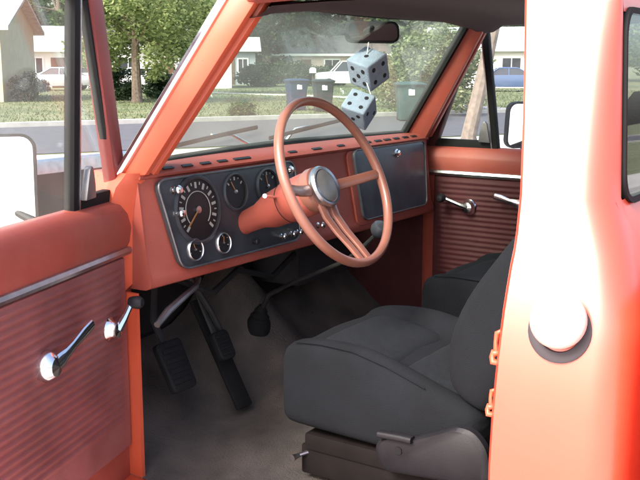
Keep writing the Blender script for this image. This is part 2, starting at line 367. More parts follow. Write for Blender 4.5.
# windshield + gasket + wipers
def ws(u, t, off=0.0):       # u -1..1 across, t 0..1 up, off outward
    hw = .735 + (.622 - .735) * t; x = u * hw
    y = .085 + (-.230 - .085) * t + .075 * (1 - u * u) * (1 - .75 * t); z = 1.283 + (1.700 - 1.283) * t
    return Vector((x, y + .80 * off, z + .60 * off))
b = MB(); rings = [[ws(-1 + 2 * j / 16, i / 8) for j in range(17)] for i in range(9)]; back = [[ws(-1 + 2 * j / 16, i / 8, .005) for j in range(17)] for i in range(9)]
b.quad_grid(rings); b.quad_grid(back, flip=True); wsg = b.build('windshield', 'windshield_glass', TR)
ring = [ws(-1 + 2 * k / 12, 0) for k in range(13)] + [ws(1, k / 8) for k in range(1, 9)] + [ws(1 - 2 * k / 12, 1) for k in range(1, 13)] + [ws(-1, 1 - k / 8) for k in range(1, 8)]
b = MB(); N = len(ring); rows = []
cen = ws(0, .5)
for k, p in enumerate(ring):
    inn = (cen - p); inn.normalize(); nrm = Vector((0, .8, .6))
    rows.append([p - inn * .008 - nrm * .012, p + inn * .013 - nrm * .012, p + inn * .013 + nrm * .014, p - inn * .008 + nrm * .014])
b.quad_grid(rows, closed_u=True, closed_v=True); b.build('windshield_gasket', 'rubber', wsg, smooth=30)
for u0, u1, t0, t1, up in ((-.80, -.22, .055, .135, -.10), (-.05, .52, .03, .15, .10)):
    w_ = MB(); pts = [ws(u0 + (u1 - u0) * k / 6, t0 + (t1 - t0) * k / 6, .022) for k in range(7)]
    w_.tube(pts, .0042, 6, flat=1.7); wb = w_.build('wiper', 'rubber', TR)
    a = MB(); a.tube([ws(up + .02, -.06, .03), ws((u0 + u1) / 2 + (up - (u0 + u1) / 2) * .5, .05, .045), ws((u0 + u1) / 2, (t0 + t1) / 2, .032)], [.006, .0045, .0035], 6); a.build('wiper_arm', 'dull_chrome', wb)
# cowl, hood, fenders, grille, bumper, firewall
b = MB(); b.quad_grid([[(x, y, z - .05 * (abs(x) / .9) ** 2) for x in (-.86, -.6, -.3, 0, .3, .6, .86)] for y, z in ((.08, 1.255), (.20, 1.205), (.34, 1.165))]); b.build('cowl', 'orange', TR)
b = MB(); rows = [[(x * (1 - .06 * t), .345 + 1.25 * t, 1.160 - .050 * t - .075 * t ** 6 - .06 * (abs(x) / .78) ** 3) for x in (-.78, -.6, -.3, 0, .3, .6, .78)] for t in [k / 8 for k in range(9)]]
b.quad_grid(rows); b.quad_grid([[(p[0], p[1], p[2] - .03) for p in r] for r in rows], flip=True); b.build('hood', 'orange', TR)
FEN = [(.785, 1.088), (.85, 1.070), (.905, 1.03), (.945, .92), (.955, .75), (.945, .58)]
for sgn in (-1, 1):
    b = MB(); rows = []
    for k in range(21):
        y = .12 + 1.55 * k / 20; arch = .36 + .44 * math.sqrt(max(0, 1 - ((y - .98) / .44) ** 2)) if abs(y - .98) < .44 else .36
        fr = 1 - .05 * (k / 20)
        row = [(sgn * x * fr, y, z - .05 * (k / 20)) for x, z in FEN if z > arch + .03] + [(sgn * sx(.6) * fr, y, arch)] * (len(FEN) + 1)
        rows.append(row[:len(FEN) + 1])
    b.quad_grid(rows); b.build('fender', 'body_out', TR, weld=False)
b = MB(); b.box((0, 1.67, .93), (.86, .03, .20)); gr = b.build('grille', 'dull_chrome', TR, bevel=.01)
for k in range(4): b = MB(); b.box((0, 1.705, .80 + .085 * k), (.56, .008, .012)); b.build('grille_bar', 'chrome', gr)
for sgn in (-1, 1): b = MB(); b.lathe((sgn * .70, 1.695, .94), (0, 1, 0), [(.11, 0), (.11, .02), (.09, .03), (.0, .05)], 20, mis=[0, 0, 1]); b.build('headlight', ['chrome', 'lamp'], TR)
b = MB(); b.tube([(-.92, 1.68, .56), (-.86, 1.76, .56), (0, 1.79, .56), (.86, 1.76, .56), (.92, 1.68, .56)], .085, 8, flat=1.0); b.build('bumper', 'chrome', TR)
b = MB()
b.quad_grid([[(x, y, z) for x in (-.83, -.3, 0, .3, .83)] for y, z in ((.30, .60), (.42, .69), (.44, 1.24))]); b.build('firewall', 'firewall', TR)
# floor with tunnel hump, sill plates, rocker
b = MB(); rows = []
for y in (-1.15, -.8, -.5, -.25, -.05, .10, .20, .30, .40):
    rows.append([])
    for k in range(25):
        x = -.83 + 1.66 * k / 24
        rows[-1].append((x, y, .470 + (.10 * smoothstep(-.9, .1, y) + .10 * smoothstep(0, .35, y)) * math.exp(-(x / .17) ** 2) + max(0, y - .14) * .85 + .008 * math.sin(9 * x + 5 * y)))
b.quad_grid(rows); b.build('floor_mat', 'carpet', TR)
for sgn in (-1, 1):
    b = MB(); b.box((sgn * .845, -.48, .415), (.060, .58, .045)); b.build('sill_plate', 'steel_worn' if sgn > 0 else 'orange', TR, bevel=.008)
    b = MB(); b.quad_grid([[(sgn * x, y, z) for y in (.12, -1.04)] for x, z in ((.90, .455), (.935, .43), (.945, .38), (.92, .30), (.80, .28))]); b.build('rocker_panel', 'body_out', TR)
    # hinge pillar / kick panel
    b = MB(); b.loft([[(sgn * i, .16, z), (sgn * i, .06 + q, z), (sgn * (i + .006), .002 + q, z), (sgn * (i + .03), .006 + q, z), (sgn * (max(i + .05, .865 + .04 * e)), .03 + q, z), (sgn * (max(i + .055, .87 + .045 * e)), .16, z)] for z, e, i, q in ((.44, .8, .832, .05), (.7, 1, .832, .05), (.93, .9, .832, .05), (.965, .85, .822, .05), (.985, .8, .79, .045), (1.15, .2, .78, .035), (1.24, -.4, .775, .015), (1.275, -1.0, .77, 0))])
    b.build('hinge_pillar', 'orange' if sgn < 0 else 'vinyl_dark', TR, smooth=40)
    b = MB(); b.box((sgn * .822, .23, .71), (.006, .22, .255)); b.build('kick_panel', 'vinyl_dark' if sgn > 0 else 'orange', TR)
# cargo bed and wheels
b = MB(); b.box((-.90, -2.35, .90), (.045, 1.03, .27)); b.box((.90, -2.35, .90), (.045, 1.03, .27)); b.box((0, -1.345, .90), (.86, .025, .27)); b.box((0, -3.35, .90), (.86, .03, .27)); b.box((0, -2.35, .66), (.86, 1.0, .02))
b.build('cargo_bed', 'body_out', TR, bevel=.012)
for x, y in ((-.80, .98), (.80, .98), (-.80, -2.25), (.80, -2.25)):
    s = -1 if x < 0 else 1
    b = MB(); b.lathe((x, y, .365), (s, 0, 0), [(.20, -.10), (.33, -.10), (.36, -.07), (.365, 0), (.36, .07), (.33, .10), (.20, .09), (.20, -.10)], 32); ty = b.build('wheel', 'tyre', TR)
    b = MB(); b.lathe((x, y, .365), (s, 0, 0), [(.205, .085), (.19, .06), (.12, .04), (.11, .09), (.0, .10)], 24); b.build('rim', 'chrome', ty)
b = MB(); b.box((0, -.85, .32), (.30, 2.4, .05)); b.build('chassis', 'steel_dark', TR)
# fuel cap
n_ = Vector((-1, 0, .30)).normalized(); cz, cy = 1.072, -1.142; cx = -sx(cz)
b = MB(); b.lathe((cx + .002, cy, cz), n_, [(.059, -.008), (.059, .004), (.054, .007), (.040, .006), (.036, -.004), (.0, -.006)], 36); SHD = b.build('cap_shadow_disc', 'cap_shadow', TR, smooth=40)  # dark disc set low behind the cap, painting its shadow crescent
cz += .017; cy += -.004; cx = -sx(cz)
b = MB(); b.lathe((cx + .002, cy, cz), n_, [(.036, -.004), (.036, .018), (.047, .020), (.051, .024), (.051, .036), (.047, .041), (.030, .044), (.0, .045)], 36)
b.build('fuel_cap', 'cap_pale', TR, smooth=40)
# latch striker, weatherstrip and bumper stops on the door opening
for z, dz, w in ((1.030, .022, .008), (1.000, .010, .011), (.925, .016, .007), (.900, .008, .010)):
    b = MB(); x = -sx(z) + .020; y = -1.026
    b.tube([(x, y, z - dz), (x - .004, y + w, z - dz * .8), (x, y + w * 1.3, z - dz * .1), (x + .003, y + w * 1.1, z + dz * .7), (x, y, z + dz)], [w * .5, w * .62, w * .5, w * .7, w * .4], 12)
    b.build('latch_striker', 'orange', TR, smooth=80)
b = MB(); b.tube([(-sx(z) + .014, lerp_tab(YO, z) - .006, z) for z in (1.20, 1.26, 1.32, 1.4, 1.5, 1.6, 1.70)], .006, 6); b.build('door_opening_bead', 'body_out', TR)
b = MB(); b.lathe((-sx(1.145) + .004, -1.045, 1.145), (-1, 0, .3), [(.0, .0008), (.008, .0008), (.009, -.006)], 10); b.build('bolt_hole', 'rubber', TR)

# ------------------------------------------------------------------ doors
def make_door(name, O, d, n, zs_, ztrim, z_low, paint, vinyl, paint_frame, crank, lever, mirror, fb, dvb, lean=.045):
    O = Vector((O[0], O[1], 0)); d = Vector((d[0], d[1], 0)).normalized(); n = Vector((n[0], n[1], 0)).normalized()
    def T(u, w, z): p = O + d * u + n * w; return Vector((p.x, p.y, z))
    L = 1.055
    prof = [(0, .43), (.002, ztrim - .012), (.010, ztrim), (.016, ztrim + .02), (.020, ztrim + .055), (.017, zs_ - .035), (.006, zs_ - .010), (-.012, zs_), (-.045, zs_ + .002), (-.062, zs_ - .005), (-.085, zs_ - .05), (-.115, zs_ - .13), (-.135, zs_ - .24), (-.145, .82), (-.142, .66), (-.125, .47), (-.11, .42)]
    b = MB(); us = [0, .012, .03, .3, .6, .9, 1.02, 1.043, L]
    rings = [[T(u, w - (.010 if u in (0, L) and w > -.02 else 0), z) for w, z in prof] for u in us]
    b.loft(rings); D = b.build(name, paint, TR, smooth=45)
    # ribbed trim card
    b = MB(); rows = []; zt = ztrim - .018; zr = z_low + .09
    zz = [(zt, .004), (zt - .002, .012)]; z = zt - .012
    while z > zr: zz += [(z, .0120), (z - .004, .0162), (z - .010, .0162), (z - .014, .0120)]; z -= .020
    zz += [(zr - .012, .012), (z_low + .003, .012), (z_low, .004)]
    rows = [[T(u, (min(w, .012) if u < .095 or u > .98 else w) + (0 if 0.060 < u < 1.0 else -.006), z) for u in (.058, .063, .088, .100, .3, .6, .9, .985, .998, 1.003)] for z, w in zz]
    b.quad_grid(rows); b.build('door_trim_card', vinyl, D, smooth=50)
    b = MB(); b.loft([[T(u, w, z) for w, z in ((.006, ztrim - .017), (.017, ztrim - .013), (.021, ztrim - .004), (.017, ztrim + .005), (.010, ztrim + .008))] for u in (.035, .3, .7, 1.01)]); b.build('chrome_strip', 'dull_chrome', D)
    # window frame (front leg, header, rear leg), vent divider
    def W(u, z, w0=0): return T(u, -.030 + lean * (z - zs_) / .5 + w0, z)
    def bar(a, c, hw, hd):
        a0, c0 = a, c; t = (Vector(c0) - Vector(a0)).normalized(); e1 = t.cross(n).normalized(); e2 = t.cross(e1).normalized()
        return [[p + e1 * hw + e2 * hd, p - e1 * hw + e2 * hd, p - e1 * hw - e2 * hd, p + e1 * hw - e2 * hd] for p in (Vector(a0), Vector(c0))]
    u0, u1 = fb
    fr = MB(); zt2 = 1.712
    fr.loft(bar(W(u0, zs_ - .01), W(u1, zt2), .029, .018)); fr.loft(bar(W(u1 - .02, zt2 + .005), W(1.00, zt2 + .005), .018, .016)); fr.loft(bar(W(1.035, zs_ - .01), W(.985, zt2), .018, .016))
    fr.build('window_frame', paint_frame, D, bevel=.005)
    dv = MB(); ud0, ud1 = dvb; dv.loft(bar(W(ud0, zs_ - .01), W(ud1, zt2), .011, .014)); dv.build('vent_divider', 'rubber', D, bevel=.003)
    ch = MB(); ch.loft(bar(W(ud0 - .0135, zs_ - .004, .004), W(ud1 - .0135, zt2 - .01, .004), .0025, .012)); ch.build('divider_channel', 'dull_chrome', D)
    st = MB(); st.loft(bar(W(u0 + .01, zs_ + .014), W(ud0 - .01, zs_ + .012), .016, .014)); st.loft(bar(W(u0 + .034, zs_ + .03), W(u1 + .026, zt2 - .02), .007, .012)); st.build('vent_seal', 'rubber', D, bevel=.003)
    vg = MB(); P = [(u0 + .03, zs_ + .02), (ud0 - .01, zs_ + .02), (ud1 - .01, 1.70), (u1 + .015, 1.70)]; vg.prism([W(u, z, -.002) for u, z in P], n * .004); vg.build('vent_glass', 'side_glass', D, smooth=0)
    wg = MB(); P = [(ud0 + .005, zs_ - .02), (1.03, zs_ - .02), (.985, 1.705), (ud1 + .005, 1.705)]; wg.prism([W(u, z, -.002) for u, z in P], n * .005); wg.build('window_glass', 'side_glass', D, smooth=0)
    la = MB(); la.prism([W(u, z, .014) for u, z in ((ud0 - .015, zs_ + .022), (ud0 - .026, zs_ + .095), (ud0 - .034, zs_ + .105), (ud0 - .044, zs_ + .098), (ud0 - .056, zs_ + .06), (ud0 - .062, zs_ + .024))], n * .018); la.build('vent_latch', 'steel_worn', D, bevel=.004)
    # crank: (u, z, angle, length); lever likewise
    cu, czz, ca, cl = crank; c = MB(); ax = n
    base = T(cu, .012, czz); e = d * math.cos(ca) + Vector((0, 0, 1)) * math.sin(ca)
    c.lathe(base, ax, [(.030, 0), (.030, .006), (.022, .016), (.020, .030), (.0, .036)], 20)
    c.tube([base + ax * .026, base + ax * .036 + e * .03, base + ax * .040 + e * cl * .6, base + ax * .046 + e * cl], [.013, .010, .008, .008], 8)
    ck = c.build('window_crank', 'chrome', D)
    k = MB(); k.lathe(base + ax * .044 + e * cl, ax, [(.0, -.006), (.012, -.004), (.016, .008), (.017, .022), (.011, .032), (0, .034)], 16); k.build('crank_knob', 'plastic_dark', ck)
    lu, lz, lang, ll = lever; c = MB(); base = T(lu, .012, lz); e = d * math.cos(lang) + Vector((0, 0, 1)) * math.sin(lang); pe = ax.cross(e).normalized()
    c.lathe(base, ax, [(.036, 0), (.036, .010), (.032, .022), (.022, .034), (.0, .040)], 20)
    rings = []
    for t, w, h, o2 in ((-.018, .018, .012, .022), (.02, .019, .012, .030), (.05, .012, .008, .034), (.5 * ll, .010, .006, .036), (.8 * ll, .013, .006, .040), (ll, .012, .005, .044)):
        p = base + e * t + ax * o2; rings.append([p + pe * w * math.cos(q) + ax * h * math.sin(q) for q in [2 * math.pi * i / 10 for i in range(10)]])
    c.loft(rings); c.build('door_handle', 'chrome', D)
    # outside mirror on its bracket: (u, w, z, halfwidth, halfheight, facing normal)
    mu, mw, mz, mh, mv, fn = mirror; fn = Vector(fn).normalized(); c0 = T(mu, mw, mz); ex = Vector((0, 0, 1)).cross(fn).normalized(); ey = fn.cross(ex).normalized()
    m_ = MB(); o_ = rrect(mh, mv, .035, 5); i_ = rrect(mh - .007, mv - .007, .030, 5)
    def q(p, h, s=1): return c0 + ex * p[0] * s + ey * p[1] * s + fn * h
    m_.quad_grid([[q(p, .004) for p in i_], [q(p, .010) for p in i_], [q(p, .010) for p in o_], [q(p, -.012) for p in o_], [q(p, -.030, .8) for p in o_], [q(p, -.034, .3) for p in o_]], closed_u=True)
    m_.poly([q(p, -.034, .3) for p in o_])
    bt = T(mu + .02, -.085, zs_ - .05); m_.tube([c0 - fn * .03, c0 - fn * .05 - Vector((0, 0, .04)), bt], .009, 8)
    mm = m_.build('door_mirror', 'steel_dark', D)
    m_ = MB(); m_.loft([[q(p, .003) for p in i_], [q(p, .0055) for p in i_]]); m_.build('mirror_glass', 'mirror_glass', mm, smooth=0)
    return D
th = R(17.8)
dd = make_door('driver_door', (-.7781, .0699), (-math.cos(th), -math.sin(th)), (math.sin(th), -math.cos(th)), 1.205, 1.078, .55, 'orange_in_shade', 'vinyl_red', 'frame_paint',
    crank=(.162, .897, R(124), .075), lever=(.455, .893, R(157), .155), mirror=(.225, -.25, 1.255, .105, .125, (-.70, -.71, .13)), fb=(.004, .192), dvb=(.238, .266))
pd = make_door('passenger_door', (.812, .045), (0, -1), (-1, 0), 1.232, 1.135, .60, 'orange_in_shade', 'vinyl_dark', 'vinyl_dark',
    crank=(.215, 1.006, R(160), .10), lever=(.45, 1.030, R(165), .12), mirror=(.36, -.22, 1.315, .115, .090, (-.55, -.83, -.08)), fb=(.012, .215), dvb=(.300, .262), lean=.06)

# ------------------------------------------------------------------ dashboard
def yf(z): return -.03 * (1.255 - z) / .245
NF = Vector((0, -.245, .03)).normalized(); UP = Vector((0, .03, .245)).normalized()
def fp(x, z, off=0.0): return Vector((x, yf(z), z)) + NF * off
prof = [(.10, 1.283), (.055, 1.286), (.022, 1.283), (.004, 1.276), (-.006, 1.268), (-.004, 1.262), (.004, 1.258), (.004, 1.25), (-.022, 1.03), (-.030, 1.010), (-.034, .995), (-.030, .982), (-.012, .974), (.05, .972), (.10, .98)]
b = MB(); rings = []
for x in (-.800, -.790, -.772, -.5, -.2, 0, .2, .5, .76, .772, .776):
    cs = .012 if abs(x) > .775 else (.004 if abs(x) > .771 else 0)
    bow = .06 * (1 - (x / .78) ** 2)
    rings.append([Vector((x, y + (bow if y > .05 and z > 1.2 else 0) + cs, z - cs * .3)) for y, z in prof])
b.loft(rings); DB = b.build('dashboard', 'orange_in_shade', TR, smooth=40)
# dash face is stepped under the lip: a raised ledge line between cluster and glove box
for x0, x1 in ((-.715, -.675), (-.640, -.600), (-.565, -.525), (-.492, -.452), (-.42, -.345), (-.15, -.11), (-.02, .03), (.13, .17), (.30, .345), (.375, .42), (.44, .485), (.51, .55), (.58, .62), (.645, .685)):
    s_ = MB(); s_.box(((x0 + x1) / 2, .0080, 1.2795), ((x1 - x0) / 2, .0048, .0014), M=Matrix.Rotation(R(26), 3, 'X')); s_.build('defroster_slot', 'gauge_face', DB)
# instrument cluster
def plate(name, pts, r, o0, o1, m, parent, bev=.004, n=5):
    b = MB(); P = round_poly(pts, r, n); b.loft([[fp(x, z, o0) for x, z in P], [fp(x, z, o1) for x, z in P]]); return b.build(name, m, parent, bevel=bev, smooth=40)
CL = [(-.764, 1.252), (-.150, 1.252), (-.160, 1.012), (-.705, 1.012)]
IC = plate('instrument_cluster', CL, .035, -.004, .012, 'black_panel', TR)
b = MB(); P = round_poly(CL, .035, 6); b.tube([fp(x, z, .013) for x, z in P] + [fp(*P[0], .013)], .0032, 6, caps=False); b.build('cluster_edge', 'edge_metal', IC)
def gauge(name, x, z, r, sweep, nt_, chrome_ring, needle):
    o = fp(x, z, .010); b = MB(); rim = .12 * r + .002
    b.lathe(o, NF, [(r + rim, 0), (r + rim, .006), (r + rim * .4, .010), (r, .008), (r - .001, .003), (0, .003)], 36, mis=[2 if chrome_ring else 3, 2 if chrome_ring else 3, 2 if chrome_ring else 3, 0, 0])
    for k in range(nt_):
        a = R(sweep[0] + (sweep[1] - sweep[0]) * k / max(1, nt_ - 1)); dv = Vector((1, 0, 0)) * math.cos(a) + UP * math.sin(a)
        M = Matrix((dv, NF, dv.cross(NF))).transposed()
        big = k % 2 == 0; b.box(o + NF * .0042 + dv * r * (.80 if big else .86), (r * (.10 if big else .05), .0006, r * (.045 if big else .02)), 1, M)
    if r > .06:   # inner arc line
        pts = []
        for k in range(25):
            a = R(sweep[0] + (sweep[1] - sweep[0]) * k / 24); pts.append(o + NF * .0045 + (Vector((1, 0, 0)) * math.cos(a) + UP * math.sin(a)) * r * .60)
        b.tube(pts, .0014, 5, 1)
    a = R(needle); dv = Vector((1, 0, 0)) * math.cos(a) + UP * math.sin(a); M = Matrix((dv, NF, dv.cross(NF))).transposed()
    b.box(o + NF * .006 + dv * r * .30, (r * .42, .0008, r * .025), 4, M); b.lathe(o + NF * .004, NF, [(r * .12, 0), (r * .12, .004), (0, .005)], 12, 2)
    return b.build(name, ['gauge_face', 'gauge_white', 'dull_chrome', 'black_panel', 'gauge_red'], IC, smooth=40)
gauge('speedometer', -.618, 1.160, .083, (225, -45), 21, False, 222)
gauge('fuel_gauge', -.452, 1.190, .047, (140, 40), 5, False, 120)
gauge('temperature_gauge', -.300, 1.190, .047, (140, 40), 5, False, 100)
gauge('oil_gauge', -.648, 1.056, .026, (200, -20), 5, True, 110)
gauge('battery_gauge', -.530, 1.056, .026, (200, -20), 5, True, 80)
def knob(x, z, r, L, parent, m='chrome'):
    b = MB(); b.lathe(fp(x, z, .011), NF, [(r * .9, 0), (r * .9, .003), (r * .45, .005), (r * .45, L * .5), (r * .9, L * .6), (r, L * .85), (r * .75, L), (0, L * 1.03)], 16); return b.build('dash_knob', m, parent)
knob(-.706, 1.222, .012, .030, IC); knob(-.706, 1.160, .011, .032, IC); knob(-.205, 1.228, .013, .030, IC)
for x in (-.26, -.21, -.175): knob(x, 1.035, .009, .022, IC)
knob(-.395, 1.040, .010, .022, IC, 'plastic_dark'); knob(-.06, 1.04, .011, .028, DB); knob(.035, 1.05, .010, .024, DB)
# glove box
GB = [(.196, 1.258), (.716, 1.258), (.690, 1.018), (.225, 1.018)]
plate('glove_box_frame', [(.166, 1.2585), (.738, 1.2585), (.712, 1.000), (.195, 1.000)], .03, -.004, .005, 'orange_in_shade', DB)
gb = plate('glove_box_door', GB, .028, -.002, .013, 'grey_panel', TR)
b = MB(); P = round_poly(GB, .028, 6); b.tube([fp(x, z, .014) for x, z in P] + [fp(*P[0], .014)], .0025, 6, caps=False); b.build('glove_box_edge', 'edge_metal', gb)
b = MB(); b.lathe(fp(.485, 1.228, .012), NF, [(.015, 0), (.015, .006), (.010, .008), (.010, .016), (0, .018)], 16); b.build('glove_box_lock', 'chrome', gb)
# under-dash: heater box and wiring
b = MB(); b.box((.34, .30, .86), (.18, .11, .10)); b.build('heater_box', 'firewall', TR, bevel=.03)
b = MB(); b.tube([(-.62, .06, .96), (-.5, .03, .90), (-.36, .05, .94), (-.2, .04, .89), (-.02, .08, .93)], .010, 6); b.build('wiring_loom', 'rubber', TR)

# ------------------------------------------------------------------ steering
WC = Vector((-.437, -.352, 1.243)); WN = Vector((.015, -.905, .415)).normalized(); WX = Vector((1, 0, 0)) - WN * WN.x; WX.normalize(); WY = WN.cross(WX).normalized()
if WY.z < 0: WY = -WY
def wp(a, r, h=0.0): return WC + (WX * math.cos(a) + WY * math.sin(a)) * r + WN * h
b = MB(); rows = []
for k in range(72):
    a = 2 * math.pi * k / 72; rows.append([wp(a, .228 + .0118 * math.cos(q) , .0138 * math.sin(q)) for q in [2 * math.pi * i / 12 for i in range(12)]])
b.quad_grid(rows, closed_u=True, closed_v=True); SW = b.build('steering_wheel', 'wheel_tan', TR, smooth=60)
HB = -.062                                  # hub sits deeper than the rim
def spoke(a, w0, w1, slot):
    e = WX * math.cos(a) + WY * math.sin(a); t_ = WN.cross(e).normalized(); b = MB()
    def run(side0, side1):
        rings = []
        for f, h in ((.035, HB + .004), (.08, HB + .006), (.13, HB + .022), (.18, -.018), (.222, -.002)):
            w = w0 + (w1 - w0) * (f - .035) / .187; p = WC + e * f + WN * h; th_ = .009
            rings.append([p + t_ * w * side0 - WN * th_ * .3, p + t_ * w * side0 + WN * th_ * .6, p + t_ * w * (side0 + side1) / 2 + WN * th_, p + t_ * w * side1 + WN * th_ * .6, p + t_ * w * side1 - WN * th_ * .3])
        b.loft(rings)
    if slot: run(-1, -.22); run(.22, 1)
    else: run(-1, 1)
    return b.build('spoke', 'wheel_tan', SW, smooth=50, bevel=.002)
spoke(R(0), .016, .013, False); spoke(R(180), .016, .013, False); spoke(R(-90), .040, .030, True)
b = MB(); b.lathe(WC + WN * (HB - .01), WN, [(.056, -.02), (.062, 0), (.060, .018), (.052, .022)], 36); b.build('hub', 'wheel_tan', SW)
b = MB(); b.lathe(WC + WN * (HB + .012), WN, [(.056, 0), (.058, .010), (.054, .018), (.047, .016), (.044, .018), (.026, .024), (0, .026)], 36, mis=[0, 0, 0, 0, 1, 1]); b.build('horn_button', ['dull_chrome', 'hub_grey'], SW)
c1 = WC + WN * (HB - .03); c0 = Vector((-.418, -.012, 1.092)); ax = (c0 - c1); cl = ax.length; ax.normalize()
b = MB(); b.lathe(c1, ax, [(.0, -.004), (.055, -.004), (.059, .004), (.059, .075), (.057, .078), (.057, .084), (.055, .088), (.050, .15), (.036, cl * .70), (.033, cl * .9), (.034, cl + .02), (.028, cl + .06), (.026, cl + .45)], 32)
SC = b.build('steering_column', 'column', TR, smooth=40)
b = MB(); b.lathe(c1 + ax * .080, ax, [(.0578, 0), (.0578, .003)], 32); b.build('column_collar', 'rubber', SC)
b = MB(); p0 = c1 + ax * .10; b.tube([p0 + Vector((-.03, 0, .02)), p0 + Vector((-.09, -.02, .035)), p0 + Vector((-.15, -.045, .045))], [.005, .005, .006], 8); b.build('turn_signal_lever', 'chrome', SC)
b = MB(); b.lathe(c1 + ax * .045 + Vector((.045, -.004, -.020)), Vector((.9, -.3, -.2)), [(.012, 0), (.012, .010), (.008, .012), (0, .013)], 14); b.build('ignition_lock', 'chrome', SC)

# ------------------------------------------------------------------ gear lever, pedals, brake lever
b = MB(); pts = [(-.05, .20, .72), (-.05, .165, .785), (-.05, .06, .842), (-.05, -.136, .935), (-.05, -.20, .985), (-.05, -.255, 1.038)]
b.tube(pts, [.009, .008, .007, .007, .007, .0065], 10); GL = b.build('gear_lever', 'steel_dark', TR)
b = MB(); b.lathe((-.05, -.245, 1.028), (0, -.6, .8), [(.0, -.004), (.012, 0), (.024, .012), (.028, .026), (.025, .040), (.014, .050), (0, .053)], 20); b.build('lever_knob', 'grey_panel', GL)
b = MB(); b.lathe((-.05, .205, .700), (0, -.25, 1), [(.046, -.05), (.040, -.012), (.032, .0), (.033, .006), (.022, .018), (.023, .026), (.009, .046)], 20); b.build('lever_boot', 'rubber', GL)
def pedal(name, x, y, z, w, h, tilt, armtop, m='rubber'):
    M = Matrix.Rotation(R(-tilt), 3, 'X'); b = MB(); P = round_poly([(-w, h), (w, h), (w * .92, -h), (-w * .92, -h)], .018, 4)
    f = lambda p, o: Vector((x, y, z)) + M @ Vector((p[0], o, p[1]))
    b.loft([[f(p, .010) for p in P], [f(p, -.008) for p in P], [f((p[0] * .9, p[1] * .9), -.012) for p in P]])
    for k in range(4): b.box(f((0, h * (-.6 + .4 * k)), -.013), (w * .75, .003, h * .10), M=M)
    pd_ = b.build(name, m, TR, bevel=.003)
    a = MB(); a.tube([f((0, 0), .012), Vector((x + .01, y + .09, z + .12)), Vector(armtop)], [.012, .012, .011], 8, flat=.6); a.build('pedal_arm', 'steel_dark', pd_)
pedal('clutch_pedal', -.605, .085, .700, .052, .075, 28, (-.555, .20, .95))
pedal('brake_pedal', -.375, .10, .700, .036, .046, 28, (-.40, .20, .95))
b = MB(); b.tube([(-.41, .20, .91), (-.37, .15, .80), (-.335, .12, .70)], .010, 8); b.build('brake_rod', 'steel_dark', TR)
b = MB(); M = Matrix.Rotation(R(-30), 3, 'X'); b.box((-.325, .15, .655), (.034, .008, .185), M=M); b.build('accelerator_pedal', 'rubber', TR, bevel=.006)
b = MB(); b.tube([(-.79, -.025, .880), (-.73, -.01, .903), (-.66, .01, .915), (-.56, .04, .93), (-.48, .10, .93)], [.009, .011, .010, .009, .009], 8); b.build('parking_brake_lever', 'steel_worn', TR)

